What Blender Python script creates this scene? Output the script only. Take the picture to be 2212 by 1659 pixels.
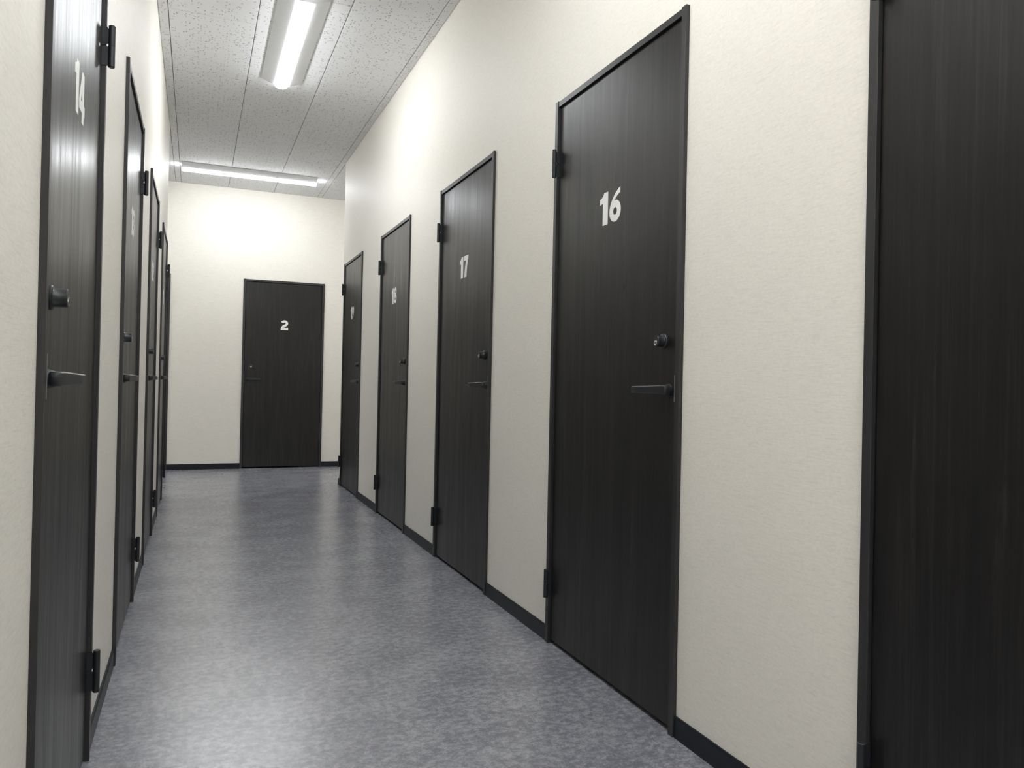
import bpy, bmesh, math
from mathutils import Vector, Matrix
from mathutils.geometry import tessellate_polygon

for o in list(bpy.data.objects):
    bpy.data.objects.remove(o, do_unlink=True)
S = bpy.context.scene
COL = S.collection

# ------------------------------------------------------------------ camera
YAW, PITCH, ROLL, CAM_H = 0.3965, 0.0068, 0.0211, 0.9657
FOC, CX, CY = 1645.6, 1112.5, 818.0
cam = bpy.data.cameras.new('camera')
cam.sensor_fit = 'HORIZONTAL'
cam.sensor_width = 36.0
cam.lens = FOC / 2212 * 36.0
cam.shift_x = (1106 - CX) / 2212
cam.shift_y = (CY - 829.5) / 2212
cam.clip_start = 0.02
cam_o = bpy.data.objects.new('camera', cam)
COL.objects.link(cam_o)
fw = Vector((math.sin(YAW) * math.cos(PITCH), math.cos(YAW) * math.cos(PITCH), math.sin(PITCH)))
rt = Vector((math.cos(YAW), -math.sin(YAW), 0))
up = rt.cross(fw)
r2 = rt * math.cos(ROLL) + up * math.sin(ROLL)
u2 = -rt * math.sin(ROLL) + up * math.cos(ROLL)
M = Matrix((r2, u2, -fw)).transposed().to_4x4()
M.translation = Vector((0, 0, CAM_H))
cam_o.matrix_world = M
S.camera = cam_o

# ------------------------------------------------------------------ world, exposure
w = bpy.data.worlds.new('world')
w.use_nodes = True
w.node_tree.nodes['Background'].inputs[0].default_value = (0.5, 0.55, 0.6, 1)
w.node_tree.nodes['Background'].inputs[1].default_value = 0.0
S.world = w
S.view_settings.view_transform = 'Standard'
S.view_settings.look = 'None'
S.view_settings.gamma = 1.0
S.view_settings.use_curve_mapping = False
S.view_settings.exposure = 1.18
LAMP_STRENGTH = 25.5          # emission of the LED bars
LAMP_COLOUR = (0.945, 0.972, 1.0)

# ------------------------------------------------------------------ measured layout (metres)
XL, XR = -0.2375, 1.2435      # wall faces of the corridor
HC = 2.984                    # ceiling
YF = 8.636                    # end wall
YBACK = -2.6
Y_CORNER_L, Y_CORNER_R = 6.70, 7.160
X_BRANCH_L, X_BRANCH_R = -3.3, 4.3
DOOR_H = 2.03
FRAME_OUT = 0.0115            # frame proud of the wall
JAMB_W = 0.0225

# ------------------------------------------------------------------ node helpers
def new_mat(name):
    m = bpy.data.materials.new(name)
    m.use_nodes = True
    nt = m.node_tree
    return m, nt, nt.nodes['Principled BSDF']

def nd(nt, typ, **kw):
    n = nt.nodes.new(typ)
    for k, v in kw.items():
        if k in n.inputs:
            n.inputs[k].default_value = v
        else:
            setattr(n, k, v)
    return n

def ramp(nt, fac, stops):
    r = nt.nodes.new('ShaderNodeValToRGB')
    el = r.color_ramp.elements
    while len(el) < len(stops):
        el.new(0.5)
    for e, (p, c) in zip(el, stops):
        e.position = p
        e.color = (c[0], c[1], c[2], 1)
    nt.links.new(fac, r.inputs[0])
    return r.outputs[0]

def mapped(nt, source, scale, loc=(0, 0, 0)):
    mp = nt.nodes.new('ShaderNodeMapping')
    mp.inputs['Scale'].default_value = scale
    mp.inputs['Location'].default_value = loc
    nt.links.new(source, mp.inputs[0])
    return mp.outputs[0]

def noise(nt, vec, scale, detail=3.0, rough=0.55, dist=0.0):
    n = nd(nt, 'ShaderNodeTexNoise', Scale=scale, Detail=detail, Roughness=rough, Distortion=dist)
    nt.links.new(vec, n.inputs['Vector'])
    return n.outputs[0]

def bump(nt, height, strength, dist, normal=None):
    b = nd(nt, 'ShaderNodeBump', Strength=strength, Distance=dist)
    nt.links.new(height, b.inputs['Height'])
    if normal is not None:
        nt.links.new(normal, b.inputs['Normal'])
    return b.outputs[0]

def mixc(nt, fac, a, b, mode='MIX'):
    m = nt.nodes.new('ShaderNodeMix')
    m.data_type = 'RGBA'
    m.blend_type = mode
    for val, idx in ((fac, 0), (a, 6), (b, 7)):
        if isinstance(val, (int, float)):
            m.inputs[idx].default_value = val
        elif isinstance(val, tuple):
            m.inputs[idx].default_value = (*val, 1)
        else:
            nt.links.new(val, m.inputs[idx])
    return m.outputs[2]

def mathn(nt, op, a, b=0.0):
    m = nt.nodes.new('ShaderNodeMath')
    m.operation = op
    for i, v in enumerate((a, b)):
        if isinstance(v, (int, float)):
            m.inputs[i].default_value = v
        else:
            nt.links.new(v, m.inputs[i])
    return m.outputs[0]

def mat_wallpaper():
    m, nt, p = new_mat('wallpaper_cream')
    pos = nt.nodes.new('ShaderNodeNewGeometry').outputs['Position']
    fib = noise(nt, mapped(nt, pos, (20, 20, 420)), 1.0, 4, 0.65)
    grain = noise(nt, mapped(nt, pos, (90, 90, 160)), 1.0, 3, 0.6)
    big = noise(nt, mapped(nt, pos, (0.9, 0.9, 0.7)), 1.0, 2, 0.5)
    base = ramp(nt, big, [(0.3, (0.885, 0.851, 0.775)), (0.7, (0.905, 0.871, 0.795))])
    tint = ramp(nt, fib, [(0.30, (0.90, 0.90, 0.90)), (0.5, (0.98, 0.98, 0.98)), (0.72, (1, 1, 1))])
    col = mixc(nt, 1.0, base, tint, 'MULTIPLY')
    tint2 = ramp(nt, grain, [(0.34, (0.95, 0.95, 0.95)), (0.6, (1, 1, 1))])
    col = mixc(nt, 1.0, col, tint2, 'MULTIPLY')
    nt.links.new(col, p.inputs['Base Color'])
    n1 = bump(nt, fib, 0.25, 0.0005)
    n2 = bump(nt, grain, 0.22, 0.0006, n1)
    nt.links.new(n2, p.inputs['Normal'])
    p.inputs['Roughness'].default_value = 0.55
    p.inputs['Specular IOR Level'].default_value = 0.22
    return m

def mat_floor():
    m, nt, p = new_mat('vinyl_floor')
    pos = nt.nodes.new('ShaderNodeNewGeometry').outputs['Position']
    a = noise(nt, mapped(nt, pos, (36, 44, 40)), 1.0, 5, 0.76)
    b = noise(nt, mapped(nt, pos, (150, 190, 160)), 1.0, 3, 0.65)
    c = noise(nt, mapped(nt, pos, (4, 5, 5)), 1.0, 3, 0.5)
    mixf = mathn(nt, 'ADD', mathn(nt, 'MULTIPLY', a, 0.56), mathn(nt, 'MULTIPLY', b, 0.26))
    mixf = mathn(nt, 'ADD', mixf, mathn(nt, 'MULTIPLY', c, 0.18))
    col = ramp(nt, mixf, [(0.445, (0.165, 0.170, 0.200)), (0.505, (0.240, 0.245, 0.275)), (0.565, (0.335, 0.340, 0.368))])
    nt.links.new(col, p.inputs['Base Color'])
    p.inputs['Roughness'].default_value = 0.27
    p.inputs['IOR'].default_value = 1.68
    p.inputs['Specular IOR Level'].default_value = 1.0
    return m

def mat_ceiling_tile():
    m, nt, p = new_mat('acoustic_tile')
    tc = nt.nodes.new('ShaderNodeNewGeometry').outputs['Position']
    # short crooked pits: cells of a warped voronoi, only some of the cells pitted
    wv = nd(nt, 'ShaderNodeTexNoise', Scale=70.0, Detail=2.0)
    nt.links.new(tc, wv.inputs['Vector'])
    warp = nt.nodes.new('ShaderNodeVectorMath')
    warp.operation = 'MULTIPLY_ADD'
    nt.links.new(wv.outputs['Color'], warp.inputs[0])
    warp.inputs[1].default_value = (0.016, 0.016, 0.0)
    nt.links.new(tc, warp.inputs[2])
    masks = []
    for sc, sz in (((64, 27, 1), 0.17), ((29, 60, 1), 0.16), ((50, 46, 1), 0.17)):
        v = nd(nt, 'ShaderNodeTexVoronoi', Scale=1.0)
        v.voronoi_dimensions = '2D'
        nt.links.new(mapped(nt, warp.outputs[0], sc, (sc[0] * 0.37, sc[1] * 0.71, 0)), v.inputs['Vector'])
        near = mathn(nt, 'LESS_THAN', v.outputs['Distance'], sz)
        sep = nt.nodes.new('ShaderNodeSeparateColor')
        nt.links.new(v.outputs['Color'], sep.inputs[0])
        pick = mathn(nt, 'LESS_THAN', sep.outputs[0], 0.17)
        masks.append(mathn(nt, 'MULTIPLY', near, pick))
    pit = mathn(nt, 'MAXIMUM', mathn(nt, 'MAXIMUM', masks[0], masks[1]), masks[2])
    fine = noise(nt, mapped(nt, tc, (160, 160, 160)), 1.0, 3, 0.6)
    base = ramp(nt, fine, [(0.35, (0.81, 0.812, 0.82)), (0.62, (0.86, 0.862, 0.87))])
    col = mixc(nt, pit, base, (0.42, 0.415, 0.41))
    nt.links.new(col, p.inputs['Base Color'])
    h = mathn(nt, 'SUBTRACT', mathn(nt, 'MULTIPLY', fine, 0.2), pit)
    nt.links.new(bump(nt, h, 0.35, 0.002), p.inputs['Normal'])
    p.inputs['Roughness'].default_value = 0.85
    p.inputs['Specular IOR Level'].default_value = 0.2
    return m

def mat_door():
    m, nt, p = new_mat('dark_oak_laminate')
    tc = nt.nodes.new('ShaderNodeTexCoord').outputs['Object']
    rnd = nt.nodes.new('ShaderNodeObjectInfo').outputs['Random']
    cmb = nt.nodes.new('ShaderNodeCombineXYZ')
    nt.links.new(mathn(nt, 'MULTIPLY', rnd, 37.0), cmb.inputs[0])
    nt.links.new(mathn(nt, 'MULTIPLY', rnd, 11.0), cmb.inputs[2])
    add = nt.nodes.new('ShaderNodeVectorMath')
    nt.links.new(tc, add.inputs[0])
    nt.links.new(cmb.outputs[0], add.inputs[1])
    v = add.outputs[0]
    lines = noise(nt, mapped(nt, v, (130, 20, 2.6)), 1.0, 5, 0.65, 0.9)
    bands = noise(nt, mapped(nt, v, (16, 8, 0.9)), 1.0, 4, 0.55, 1.6)
    pores = noise(nt, mapped(nt, v, (420, 60, 14)), 1.0, 2, 0.5)
    f = mathn(nt, 'ADD', mathn(nt, 'MULTIPLY', lines, 0.55), mathn(nt, 'MULTIPLY', bands, 0.45))
    col = ramp(nt, f, [(0.36, (0.0060, 0.0057, 0.0062)), (0.52, (0.0120, 0.0110, 0.0112)), (0.68, (0.029, 0.026, 0.0255))])
    nt.links.new(col, p.inputs['Base Color'])
    n1 = bump(nt, lines, 0.16, 0.0006)
    n2 = bump(nt, pores, 0.10, 0.0005, n1)
    nt.links.new(n2, p.inputs['Normal'])
    rr = nd(nt, 'ShaderNodeMapRange')
    nt.links.new(f, rr.inputs[0])
    rr.inputs[1].default_value = 0.35
    rr.inputs[2].default_value = 0.65
    rr.inputs[3].default_value = 0.43
    rr.inputs[4].default_value = 0.27
    nt.links.new(rr.outputs[0], p.inputs['Roughness'])
    p.inputs['Specular IOR Level'].default_value = 0.42
    return m

def mat_frame():
    m, nt, p = new_mat('dark_frame_foil')
    tc = nt.nodes.new('ShaderNodeTexCoord').outputs['Object']
    g = noise(nt, mapped(nt, tc, (140, 140, 5)), 1.0, 3, 0.6)
    nt.links.new(ramp(nt, g, [(0.3, (0.020, 0.0195, 0.021)), (0.7, (0.034, 0.033, 0.035))]), p.inputs['Base Color'])
    p.inputs['Roughness'].default_value = 0.42
    return m

def mat_plain(name, c, rough, metal=0.0, spec=0.5, var=0.06, scale=60):
    m, nt, p = new_mat(name)
    tc = nt.nodes.new('ShaderNodeTexCoord').outputs['Object']
    g = noise(nt, mapped(nt, tc, (scale,) * 3), 1.0, 2, 0.5)
    lo = tuple(x * (1 - var) for x in c)
    hi = tuple(min(1, x * (1 + var)) for x in c)
    nt.links.new(ramp(nt, g, [(0.3, lo), (0.7, hi)]), p.inputs['Base Color'])
    p.inputs['Roughness'].default_value = rough
    p.inputs['Metallic'].default_value = metal
    p.inputs['Specular IOR Level'].default_value = spec
    return m

def mat_lamp():
    m, nt, p = new_mat('lit_diffuser')
    p.inputs['Base Color'].default_value = (0.9, 0.9, 0.9, 1)
    p.inputs['Emission Color'].default_value = (*LAMP_COLOUR, 1)
    p.inputs['Emission Strength'].default_value = LAMP_STRENGTH
    return m

MW, MF, MT, MD, MFR = mat_wallpaper(), mat_floor(), mat_ceiling_tile(), mat_door(), mat_frame()
MBASE = mat_plain('navy_vinyl_skirting', (0.0060, 0.0090, 0.0150), 0.45, spec=0.35)
MHINGE = mat_plain('black_powder_coat', (0.016, 0.0185, 0.023), 0.42, var=0.12)
MLOCK = mat_plain('black_lock_metal', (0.018, 0.0195, 0.023), 0.36, var=0.1)
MCHROME = mat_plain('chrome', (0.78, 0.77, 0.74), 0.16, metal=1.0)
MSTEEL = mat_plain('brushed_steel', (0.30, 0.295, 0.28), 0.35, metal=1.0)
MHOLE = mat_plain('keyhole_black', (0.005, 0.005, 0.005), 0.6)
MNUM = mat_plain('white_vinyl_number', (0.90, 0.90, 0.88), 0.5, var=0.02)
MHOUSE = mat_plain('white_painted_steel', (0.80, 0.81, 0.82), 0.4, var=0.02)
MPLEN = mat_plain('ceiling_joint_backing', (0.16, 0.158, 0.152), 0.9, spec=0.1)
MLAMP = mat_lamp()

# ------------------------------------------------------------------ mesh helpers
def add_box(bm, x0, x1, y0, y1, z0, z1, bev=0.0, seg=1):
    if x0 > x1: x0, x1 = x1, x0
    if y0 > y1: y0, y1 = y1, y0
    vs = [bm.verts.new((x, y, z)) for x in (x0, x1) for y in (y0, y1) for z in (z0, z1)]
    fs = [bm.faces.new([vs[i] for i in q]) for q in
          ((0, 1, 3, 2), (4, 6, 7, 5), (0, 4, 5, 1), (2, 3, 7, 6), (0, 2, 6, 4), (1, 5, 7, 3))]
    if bev:
        es = list({e for f in fs for e in f.edges})
        bmesh.ops.bevel(bm, geom=es, offset=bev, segments=seg, affect='EDGES', profile=0.5)
    return fs

def add_prism(bm, pts, axis, a, b):
    """extrude a 2D outline (list of pairs) along an axis from a to b"""
    def mk(p, t):
        return {'x': (t, p[0], p[1]), 'y': (p[0], t, p[1]), 'z': (p[0], p[1], t)}[axis]
    A = [bm.verts.new(mk(p, a)) for p in pts]
    B = [bm.verts.new(mk(p, b)) for p in pts]
    n = len(pts)
    bm.faces.new(A)
    bm.faces.new(B[::-1])
    for i in range(n):
        bm.faces.new((A[i], B[i], B[(i + 1) % n], A[(i + 1) % n]))

def add_lathe(bm, prof, centre, axis, n=32, cap0=True, cap1=True):
    """prof: list of (radius, distance along axis)"""
    rings = []
    for r, t in prof:
        ring = []
        for i in range(n):
            a = 2 * math.pi * i / n
            c, s = r * math.cos(a), r * math.sin(a)
            if axis == 'z': q = (c, s, t)
            elif axis == 'y': q = (c, t, s)
            else: q = (t, c, s)
            ring.append(bm.verts.new(Vector(centre) + Vector(q)))
        rings.append(ring)
    for A, B in zip(rings, rings[1:]):
        for i in range(n):
            bm.faces.new((A[i], A[(i + 1) % n], B[(i + 1) % n], B[i]))
    if cap0: bm.faces.new(rings[0])
    if cap1: bm.faces.new(rings[-1][::-1])

def finish(name, bm, smooth=False):
    bmesh.ops.recalc_face_normals(bm, faces=bm.faces)
    me = bpy.data.meshes.new(name)
    bm.to_mesh(me)
    bm.free()
    if smooth:
        me.polygons.foreach_set('use_smooth', [True] * len(me.polygons))
        me.set_sharp_from_angle(angle=math.radians(32))
    return me

def obj(name, me, mat, parent=None, loc=None):
    if not me.materials:
        me.materials.append(mat)
    o = bpy.data.objects.new(name, me)
    COL.objects.link(o)
    if parent is not None:
        o.parent = parent
    if loc is not None:
        o.location = loc
    return o

def empty(name, loc, rz=0.0):
    o = bpy.data.objects.new(name, None)
    o.empty_display_size = 0.1
    COL.objects.link(o)
    o.location = loc
    o.rotation_euler = (0, 0, rz)
    return o

def tag(o, label, cat, group=None, kind=None):
    o['label'] = label
    o['category'] = cat
    if group: o['group'] = group
    if kind: o['kind'] = kind
    return o

# ------------------------------------------------------------------ door positions
# handle side edge, hinge side edge of each frame, along the wall
RIGHT_DOORS = [('15', 0.315, 1.1386), ('16', 1.7676, 2.6004), ('17', 3.2500, 4.0787),
               ('18', 4.7318, 5.5506), ('19', 6.2488, 7.0639)]
LEFT_DOORS = [('14', 1.4272, 2.1886), ('13', 2.8438, 3.6522), ('12', 4.3111, 5.1201), ('11', 5.7891, 6.5848)]
FAR_DOORS = [('2', 0.4477, 1.2984), ('', -1.118, -0.264)]

# ------------------------------------------------------------------ walls with real openings
def wall_run(name, axis, face, back, a0, a1, doors, label):
    """wall along y (axis 'y', face = x) or along x (axis 'x', face = y)"""
    bm = bmesh.new()
    cuts = sorted((min(d[1], d[2]), max(d[1], d[2])) for d in doors)
    def b(p, q, z0, z1):
        if axis == 'y': add_box(bm, face, back, p, q, z0, z1)
        else: add_box(bm, p, q, face, back, z0, z1)
    cur = a0
    for p, q in cuts:
        b(cur, p - 0.0005, 0, HC + 0.02)
        b(p - 0.0005, q + 0.0005, DOOR_H + 0.0005, HC + 0.02)
        cur = q + 0.0005
    b(cur, a1, 0, HC + 0.02)
    o = obj(name, finish(name, bm), MW)
    return tag(o, label, 'wall', kind='structure')

wall_run('wall_right', 'y', XR, XR + 0.10, YBACK, Y_CORNER_R, RIGHT_DOORS,
         'cream textured wallpaper wall with doors 16 to 19')
wall_run('wall_left', 'y', XL, XL - 0.10, YBACK, Y_CORNER_L, LEFT_DOORS,
         'cream textured wallpaper wall with doors 14 to 11')
wall_run('wall_far', 'x', YF, YF + 0.10, X_BRANCH_L, X_BRANCH_R, FAR_DOORS,
         'cream wallpaper end wall with door 2')
wall_run('wall_branch_right', 'x', Y_CORNER_R, Y_CORNER_R - 0.10, XR + 0.10, X_BRANCH_R, [],
         'cream wallpaper wall turning the corner past door 19')
wall_run('wall_branch_left', 'x', Y_CORNER_L, Y_CORNER_L - 0.10, X_BRANCH_L, XL - 0.10, [],
         'cream wallpaper wall turning the corner past door 11')
wall_run('wall_end_right', 'y', X_BRANCH_R, X_BRANCH_R + 0.10, Y_CORNER_R - 0.1, YF + 0.1, [],
         'cream wallpaper wall closing the side passage beyond door 19')
wall_run('wall_end_left', 'y', X_BRANCH_L, X_BRANCH_L - 0.10, Y_CORNER_L - 0.1, YF + 0.1, [],
         'cream wallpaper wall closing the side passage beyond door 11')
wall_run('wall_back', 'x', YBACK, YBACK - 0.10, XL - 0.1, XR + 0.1, [],
         'cream wallpaper wall closing the corridor opposite door 2')

bm = bmesh.new()
add_box(bm, XL - 0.12, XR + 0.12, YBACK - 0.12, Y_CORNER_L, -0.05, 0)
add_box(bm, X_BRANCH_L - 0.12, X_BRANCH_R + 0.12, Y_CORNER_L, YF + 0.12, -0.05, 0)
tag(obj('floor', finish('floor', bm), MF), 'mottled blue grey vinyl corridor floor', 'floor', kind='structure')

# ------------------------------------------------------------------ ceiling: backing slab and single tiles
bm = bmesh.new()
add_box(bm, XL - 0.12, XR + 0.12, YBACK - 0.12, Y_CORNER_L, HC + 0.010, HC + 0.06)
add_box(bm, X_BRANCH_L - 0.12, X_BRANCH_R + 0.12, Y_CORNER_L, YF + 0.12, HC + 0.010, HC + 0.06)
ceiling = tag(obj('ceiling', finish('ceiling', bm), MPLEN),
              'grey speckled acoustic tile ceiling', 'ceiling', kind='structure')
X0, TW, YJ, TL = -0.1855, 0.4590, 4.5842, 0.8953
TILE_MESH = {}
def tile(x0, x1, y0, y1):
    gx, gy = 0.0020, 0.0018
    w_, l_ = round(x1 - x0, 4), round(y1 - y0, 4)
    if w_ < 0.02 or l_ < 0.02:
        return
    if (w_, l_) not in TILE_MESH:
        b = bmesh.new()
        add_box(b, -w_ / 2 + gx, w_ / 2 - gx, -l_ / 2 + gy, l_ / 2 - gy, 0.0, 0.011)
        lower = [e for e in b.edges if all(v.co.z < 1e-6 for v in e.verts)]
        bmesh.ops.bevel(b, geom=lower, offset=0.0012, segments=1, affect='EDGES')
        TILE_MESH[(w_, l_)] = finish('ceiling_tile', b)
    obj('ceiling_tile', TILE_MESH[(w_, l_)], MT, ceiling, ((x0 + x1) / 2, (y0 + y1) / 2, HC))

def tile_area(xa, xb, ya, yb):
    i0 = math.floor((xa - X0) / TW) - 1
    i1 = math.ceil((xb - X0) / TW) + 1
    for i in range(i0, i1):
        cx0, cx1 = max(X0 + i * TW, xa), min(X0 + (i + 1) * TW, xb)
        if cx1 - cx0 < 0.02:
            continue
        off = 0.0 if i % 2 == 0 else 0.5
        j = math.floor((ya - YJ) / TL) - 2
        while YJ + (j + off) * TL < yb:
            y0, y1 = max(YJ + (j + off) * TL, ya), min(YJ + (j + off + 1) * TL, yb)
            if y1 - y0 > 0.02:
                tile(cx0, cx1, y0, y1)
            j += 1
tile_area(XL, XR, YBACK, YF)
tile_area(XR, X_BRANCH_R, Y_CORNER_R, YF)
tile_area(X_BRANCH_L, XL, Y_CORNER_L, YF)

# ------------------------------------------------------------------ skirting boards
def skirting(name, label, runs):
    """runs: list of (axis, face, direction of the room, a0, a1)"""
    root = tag(empty(name, (0, 0, 0)), label, 'baseboard', kind='structure')
    for axis, face, sgn, a0, a1 in runs:
        bm = bmesh.new()
        prof = [(0, 0), (0.007, 0), (0.007, 0.054), (0.0045, 0.0585), (0, 0.0585)]
        pts = [(face + sgn * d, z) for d, z in prof]
        add_prism(bm, pts, 'y' if axis == 'y' else 'x', a0, a1)
        obj('baseboard_length', finish('baseboard_length', bm), MBASE, root)
def gaps(a0, a1, doors):
    out, cur = [], a0
    for p, q in sorted((d[1], d[2]) for d in doors):
        if p > cur: out.append((cur, p - 0.001))
        cur = q + 0.001
    if cur < a1: out.append((cur, a1))
    return out
skirting('baseboard_right', 'dark navy skirting between doors 16 to 19',
         [('y', XR, -1, a, b) for a, b in gaps(YBACK, Y_CORNER_R + 0.007, RIGHT_DOORS)])
skirting('baseboard_left', 'dark navy skirting between doors 14 to 11',
         [('y', XL, 1, a, b) for a, b in gaps(YBACK, Y_CORNER_L + 0.007, LEFT_DOORS)])
skirting('baseboard_far', 'dark navy skirting on either side of door 2',
         [('x', YF, -1, a, b) for a, b in gaps(X_BRANCH_L, X_BRANCH_R, FAR_DOORS)])
skirting('baseboard_branch', 'dark navy skirting around the corner past door 19',
         [('x', Y_CORNER_R, 1, XR, X_BRANCH_R), ('x', Y_CORNER_L, 1, X_BRANCH_L, XL)])

# ------------------------------------------------------------------ number outlines (unit height)
def arc(cx, cy, rx, ry, a0, a1, n):
    return [(cx + rx * math.cos(math.radians(a0 + (a1 - a0) * i / n)),
             cy + ry * math.sin(math.radians(a0 + (a1 - a0) * i / n))) for i in range(n + 1)]
def bez(p0, p1, p2, p3, n=10):
    out = []
    for i in range(n + 1):
        t = i / n
        s = 1 - t
        out.append(tuple(s**3 * a + 3 * s * s * t * b + 3 * s * t * t * c + t**3 * d
                         for a, b, c, d in zip(p0, p1, p2, p3)))
    return out
def eight():
    rows, n = [], 36
    for k in range(n + 1):
        z = 0.5 - 0.5 * math.cos(math.pi * k / n)
        hw = 0.0
        for cz, rx, rz in ((0.735, 0.275, 0.265), (0.295, 0.325, 0.295)):
            t = 1 - ((z - cz) / rz) ** 2
            if t > 0: hw = max(hw, rx * math.sqrt(t))
        rows.append((hw, z))
    right = [(0.325 + h, z) for h, z in rows]
    left = [(0.325 - h, z) for h, z in rows[1:-1]][::-1]
    return [right + left, arc(0.325, 0.745, 0.095, 0.09, 360, 0, 16)[:-1], arc(0.325, 0.29, 0.115, 0.105, 360, 0, 16)[:-1]]
SIX = [bez((0.62, 1.0), (0.40, 0.92), (0.0, 0.66), (0.0, 0.32))[:-1] + arc(0.335, 0.325, 0.335, 0.325, 180, 450, 30)[:-1]
       + bez((0.335, 0.65), (0.31, 0.65), (0.285, 0.645), (0.265, 0.635), 4)
       + bez((0.265, 0.635), (0.34, 0.70), (0.46, 0.78), (0.62, 0.83), 8)[1:],
       arc(0.335, 0.32, 0.115, 0.115, 360, 0, 20)[:-1]]
TWO = [[((x - 250) / 780, (1300 - y) / 780) for x, y in
        ((280, 680), (330, 605), (420, 550), (540, 523), (660, 556), (750, 628), (798, 715), (806, 800), (780, 880),
         (720, 950), (620, 1020), (540, 1068), (490, 1112), (808, 1120), (808, 1300), (250, 1300), (258, 1190),
         (290, 1085), (350, 985), (430, 910), (540, 855), (600, 815), (620, 770), (600, 725), (550, 705), (500, 715),
         (460, 745), (430, 772))]]
DIGITS = {
    '1': [[(0.19, 0), (0.50, 0), (0.50, 1), (0.255, 1)] + bez((0.255, 1), (0.22, 0.91), (0.14, 0.86), (0, 0.84), 6)[1:] + [(0, 0.66), (0.19, 0.69)]],
    '2': TWO,
    '3': [[(0.02, .86), (.1, .94), (.2, .985), (.32, 1.0), (.45, .97), (.54, .89), (.57, .77), (.54, .66), (.46, .575),
           (.46, .54), (.56, .46), (.60, .33), (.57, .18), (.47, .06), (.3, 0), (.13, .03), (0, .14), (.13, .29),
           (.2, .23), (.29, .21), (.36, .25), (.37, .33), (.33, .4), (.2, .42), (.2, .6), (.3, .61), (.345, .66),
           (.345, .73), (.3, .78), (.23, .78), (.15, .72)]],
    '4': [[(.36, 1), (.62, 1), (.62, .40), (.73, .40), (.73, .19), (.62, .19), (.62, 0), (.37, 0), (.37, .19), (0, .19), (0, .37)],
          [(.37, .68), (.37, .40), (.21, .40)]],
    '6': SIX,
    '7': [[(0, 1), (.62, 1), (.62, .84)] + bez((.62, .84), (.46, .56), (.42, .30), (.40, 0), 8)[1:] + [(.10, 0)]
          + bez((.10, 0), (.12, .30), (.20, .58), (.33, .775), 8)[1:] + [(0, .775)]],
    '8': eight(),
    '9': [[(0.67 - x, 1 - z) for x, z in ring] for ring in SIX],
}
DIGIT_W = {k: max(p[0] for p in v[0]) for k, v in DIGITS.items()}
DIGIT_MESH = {}
NUM_H = 0.108
def digit_mesh(ch):
    if ch in DIGIT_MESH:
        return DIGIT_MESH[ch]
    rings = DIGITS[ch]
    flat = [p for r in rings for p in r]
    tris = tessellate_polygon([[Vector((p[0], p[1], 0)) for p in r] for r in rings])
    bm = bmesh.new()
    # reading direction is local -x when the door faces local +y
    F = [bm.verts.new((-p[0] * NUM_H, 0.0006, p[1] * NUM_H)) for p in flat]
    B = [bm.verts.new((-p[0] * NUM_H, 0.0, p[1] * NUM_H)) for p in flat]
    for t in tris:
        try: bm.faces.new([F[i] for i in t])
        except ValueError: pass
    k = 0
    for r in rings:
        n = len(r)
        for i in range(n):
            a, b = k + i, k + (i + 1) % n
            bm.faces.new((F[a], F[b], B[b], B[a]))
        k += n
    DIGIT_MESH[ch] = finish('digit_' + ch, bm)
    return DIGIT_MESH[ch]

# ------------------------------------------------------------------ shared door hardware (local: x = s*u, y out of the wall)
PANEL_Y = 0.0015              # door leaf face, proud of the wall plane
def hinge_meshes(s):
    """origin at the joint between leaf and jamb, lower end of the hinge"""
    H = 0.105
    y0, yb, r = 0.0, 0.0280, 0.0080     # leaf root, barrel centre, barrel radius
    bm = bmesh.new()
    prof = [(0.0066, 0), (r, 0.0016), (r, H * 0.495), (r - 0.0005, H * 0.5), (r, H * 0.505), (r, H - 0.0016), (0.0066, H)]
    add_lathe(bm, prof, (0, yb, 0), 'z', 20)
    barrel = finish('hinge_barrel', bm, True)
    out = yb - r + 0.002
    bm = bmesh.new()   # upper leaf with chamfered corners
    add_prism(bm, [(y0, 0.0545), (0.011, 0.0545), (out - 0.001, 0.061), (out, 0.061), (out, 0.094), (out - 0.006, 0.102), (y0, 0.102)],
              'x', -0.0016 * s, 0.0016 * s)
    upper = finish('hinge_upper_leaf', bm)
    bm = bmesh.new()
    add_prism(bm, [(y0, 0.004), (out, 0.004), (out, 0.0515), (y0, 0.0515)], 'x', -0.0016 * s, 0.0016 * s)
    lower = finish('hinge_lower_leaf', bm)
    return barrel, upper, lower

def lock_meshes(s):
    bm = bmesh.new()
    add_lathe(bm, [(0.0215, 0), (0.0215, 0.0042), (0.0200, 0.0062), (0.0172, 0.0070), (0.0163, 0.0085), (0.0160, 0.0275), (0.0150, 0.0290)],
              (0, 0, 0), 'y', 36)
    body = finish('lock_cylinder', bm, True)
    bm = bmesh.new()
    add_lathe(bm, [(0.0078, 0.0286), (0.0078, 0.0297), (0.0070, 0.0303), (0.0028, 0.0303), (0.0024, 0.0292)], (0, 0, -0.0060), 'y', 28)
    core = finish('key_core', bm, True)
    bm = bmesh.new()
    add_box(bm, -0.0008, 0.0008, 0.0292, 0.0306, -0.0088, -0.0032)
    slot = finish('keyhole', bm)
    return body, core, slot

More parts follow.
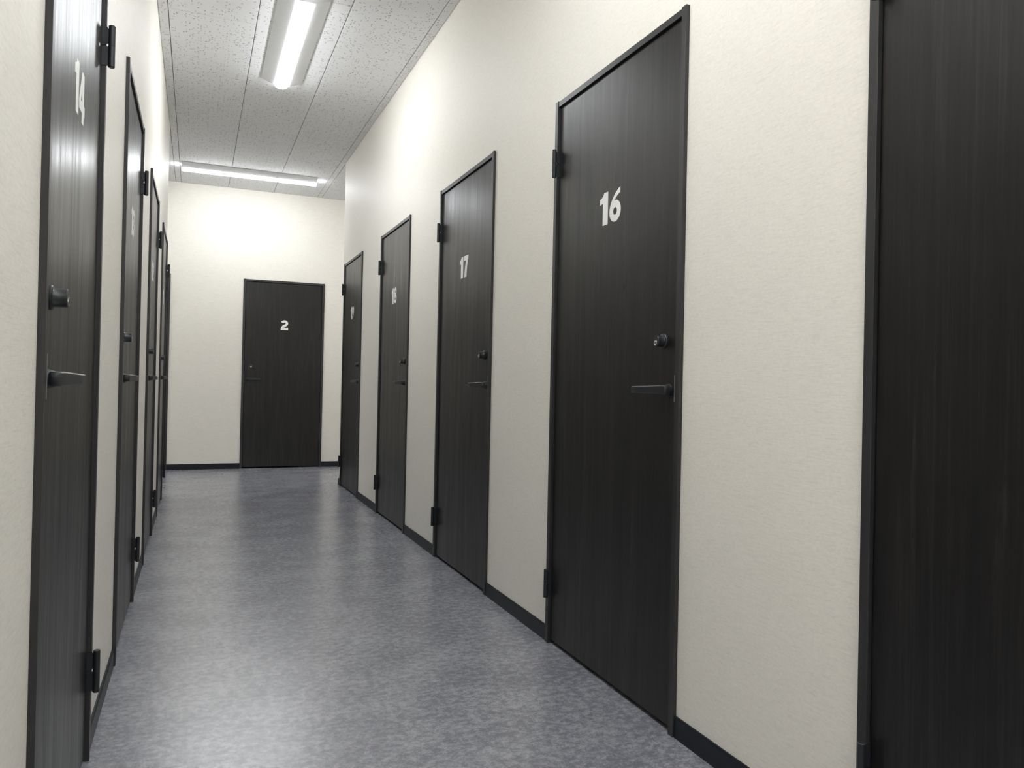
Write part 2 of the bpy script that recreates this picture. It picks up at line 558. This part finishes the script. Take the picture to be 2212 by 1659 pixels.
def lever_mesh(s):
    """spindle at the origin; arm runs towards the hinge side (+u); a flat bar that tapers to its tip"""
    bm = bmesh.new()
    # (u, y of back, y of front, z low, z high) sections, near end to tip
    secs = [(-0.0190, 0.0120, 0.0255, -0.0098, 0.0100),
            (-0.0170, 0.0090, 0.0285, -0.0118, 0.0122),
            (-0.0050, 0.0085, 0.0305, -0.0120, 0.0128),
            (0.0100, 0.0120, 0.0325, -0.0118, 0.0126),
            (0.0300, 0.0190, 0.0352, -0.0114, 0.0118),
            (0.0550, 0.0250, 0.0385, -0.0110, 0.0109),
            (0.0900, 0.0305, 0.0430, -0.0107, 0.0098),
            (0.1260, 0.0345, 0.0470, -0.0104, 0.0088),
            (0.1300, 0.0360, 0.0458, -0.0092, 0.0076)]
    rings = []
    for u, yb_, yf, zl, zh in secs:
        c = 0.0022
        pts = [(yb_ + c, zl), (yf - c, zl), (yf, zl + c), (yf, zh - c), (yf - c, zh), (yb_ + c, zh), (yb_, zh - c), (yb_, zl + c)]
        rings.append([bm.verts.new((s * u, y, z)) for y, z in pts])
    for A, B in zip(rings, rings[1:]):
        for i in range(8):
            bm.faces.new((A[i], A[(i + 1) % 8], B[(i + 1) % 8], B[i]))
    bm.faces.new(rings[0])
    bm.faces.new(rings[-1])
    arm = finish('lever_arm', bm, True)
    bm = bmesh.new()
    add_lathe(bm, [(0.0180, 0), (0.0180, 0.0015), (0.0172, 0.0050), (0.0160, 0.0100), (0.0142, 0.0150), (0.0118, 0.0190)], (0, 0, -0.0005), 'y', 32)
    neck = finish('lever_neck', bm, True)
    return arm, neck

HW = {}
def hardware(s):
    if s not in HW:
        HW[s] = (hinge_meshes(s), lock_meshes(s), lever_mesh(s))
    return HW[s]

DOOR_N = 0
def make_door(number, width, loc, rz, s, label, group):
    """loc: wall plane at the handle side frame edge, on the floor"""
    global DOOR_N
    DOOR_N += 1
    root = tag(empty('door_%d' % DOOR_N, loc, rz), label, 'door', group, 'structure')
    (barrel, upper, lower), (lbody, lcore, lslot), (arm, neck) = hardware(s)
    # frame: two jambs to the floor, header slightly set back
    def jamb(u0, u1):
        bm = bmesh.new()
        add_box(bm, s * u0, s * u1, -0.085, FRAME_OUT, 0.0, DOOR_H, 0.0008)
        return obj('jamb', finish('jamb', bm), MFR, root)
    jh = jamb(0, JAMB_W)
    jg = jamb(width - JAMB_W, width)
    bm = bmesh.new()
    add_box(bm, s * JAMB_W, s * (width - JAMB_W), -0.085, FRAME_OUT - 0.002, 2.007, DOOR_H - 0.0025, 0.0006)
    obj('header', finish('header', bm), MFR, root)
    # stop strip behind the leaf closes the view into the room behind
    bm = bmesh.new()
    g = 0.003
    p0, p1 = JAMB_W + g, width - JAMB_W - g
    add_box(bm, s * p0, s * p1, PANEL_Y - 0.036, PANEL_Y, 0.015, 2.003, 0.0008)
    panel = obj('door_panel', finish('door_panel', bm), MD, root)
    # number
    if number:
        kern = {'11': 0.16}.get(number, 0.10)
        ws = [DIGIT_W[c] for c in number]
        total = (sum(ws) + kern * (len(ws) - 1)) * NUM_H
        mid = s * (width / 2 + 0.004)
        x = mid + total / 2
        for c, dw in zip(number, ws):
            d = obj('digit', digit_mesh(c), MNUM, panel, (x, PANEL_Y, 1.499))
            d['label'] = 'white vinyl figure %s' % c
            x -= (dw + kern) * NUM_H
    # hinges on the far side joint
    for z in (0.172, 1.7405):
        h = obj('hinge', lower, MHINGE, root, (s * (width - JAMB_W - 0.0015), PANEL_Y - 0.006, z))
        obj('hinge_leaf', upper, MHINGE, h)
        obj('hinge_barrel', barrel, MHINGE, h)
    # lock and lever
    L = obj('lock', lbody, MLOCK, root, (s * 0.092, PANEL_Y, 1.0975))
    k = obj('key_core', lcore, MCHROME, L)
    k['label'] = 'chrome key core'
    obj('keyhole', lslot, MHOLE, L)
    lv = obj('lever_handle', arm, MLOCK, root, (s * 0.062, PANEL_Y, 0.9575))
    obj('lever_neck', neck, MLOCK, lv)
    # lip of the strike plate on the handle side jamb
    bm = bmesh.new()
    add_box(bm, s * (JAMB_W - 0.0022), s * (JAMB_W + 0.0008), FRAME_OUT - 0.006, FRAME_OUT + 0.0008, 0.924, 0.999, 0.0004)
    sp = obj('strike_plate', finish('strike_plate', bm), MSTEEL, jh)
    sp['label'] = 'thin steel strike plate lip'
    return root

GD = 'dark wood grain doors along the corridor'
LABELS = {
    '15': 'dark wood door beside door 16, cut off with only its hinge side seen',
    '16': 'dark wood grain door with white number 16 and black lever',
    '17': 'dark wood grain door with white number 17 and black lever',
    '18': 'dark wood grain door with white number 18 and black lever',
    '19': 'dark wood grain door with white number 19 next to the corner',
    '14': 'dark glossy door with white number 14 opposite door 16',
    '13': 'dark glossy door with white number 13 following door 14',
    '12': 'dark glossy door with white number 12 following door 13',
    '11': 'dark glossy door next to the corner, following door 12',
    '2': 'dark wood grain door with white number 2 in the end wall',
    '': 'dark door in the end wall half hidden past the corner by door 11',
}
for n, a, b in RIGHT_DOORS:
    make_door('' if n == '15' else n, b - a, (XR, a, 0), math.pi / 2, 1, LABELS[n], GD)
for n, a, b in LEFT_DOORS:
    make_door(n, b - a, (XL, a, 0), -math.pi / 2, -1, LABELS[n], GD)
for n, a, b in FAR_DOORS:
    make_door(n, b - a, (a, YF, 0), math.pi, -1, LABELS[n], GD)

# ------------------------------------------------------------------ ceiling lights
LW, LD, LL = 0.262, 0.036, 1.245     # housing width, depth, length
def light_meshes():
    hl = LL / 2
    bm = bmesh.new()    # shallow trapezium tray with sloping reflector sides
    prof = [(-LW / 2, 0), (-LW / 2, -0.006), (-0.052, -LD), (0.052, -LD), (LW / 2, -0.006), (LW / 2, 0)]
    add_prism(bm, prof, 'y', -hl, hl)
    house = finish('light_housing', bm)
    bm = bmesh.new()    # rounded light bar
    pts = [(-0.036, -LD), (-0.036, -0.043)] + arc(0, -0.043, 0.036, 0.0145, 180, 360, 12)[1:-1] + [(0.036, -0.043), (0.036, -LD)]
    add_prism(bm, pts, 'y', -hl + 0.012, hl - 0.012)
    bar = finish('light_bar', bm, True)
    bm = bmesh.new()
    pts2 = [(x * 1.03, z if z > -0.0365 else z - 0.0008) for x, z in pts]
    add_prism(bm, pts2, 'y', -0.006, 0.006)
    cap = finish('end_cap', bm, True)
    return house, bar, cap
LM = light_meshes()
def ceiling_light(loc, rz, label):
    root = tag(empty('ceiling_light', loc, rz), label, 'ceiling light', 'LED strip lights on the corridor ceiling')
    obj('light_housing', LM[0], MHOUSE, root)
    obj('light_bar', LM[1], MLAMP, root)
    for e in (-1, 1):
        obj('end_cap', LM[2], MLAMP, root, (0, e * (LL / 2 - 0.006), 0))
    return root
ceiling_light((0.4880, 4.742, HC), 0.0, 'lit LED strip light running along the corridor above door 18')
ceiling_light((0.4550, 7.905, HC), math.pi / 2, 'lit LED strip light set crosswise in front of the end wall')
ceiling_light((0.4880, 1.70, HC), 0.0, 'unseen LED strip light above door 16, added to light the near walls')  # out of frame overhead, added to lift the near walls
ceiling_light((0.4880, -0.10, HC), 0.0, 'unseen LED strip light above the cut off door, added to brighten the near corridor')  # added fixture behind the view, brightens the near walls and floor
ceiling_light((0.4880, -1.80, HC), 0.0, 'unseen LED strip light at the back of the corridor, added as fill')  # another unseen fixture, put in to raise light from behind the camera
ceiling_light((3.05, 7.905, HC), math.pi / 2, 'unseen LED strip light added as fill in the side passage beyond door 19')  # unseen fixture added so the right passage spills light to the far end
ceiling_light((-2.15, 7.75, HC), math.pi / 2, 'unseen LED strip light added as fill round the corner from door 11')  # unseen fixture added so the left passage spills light to the far end
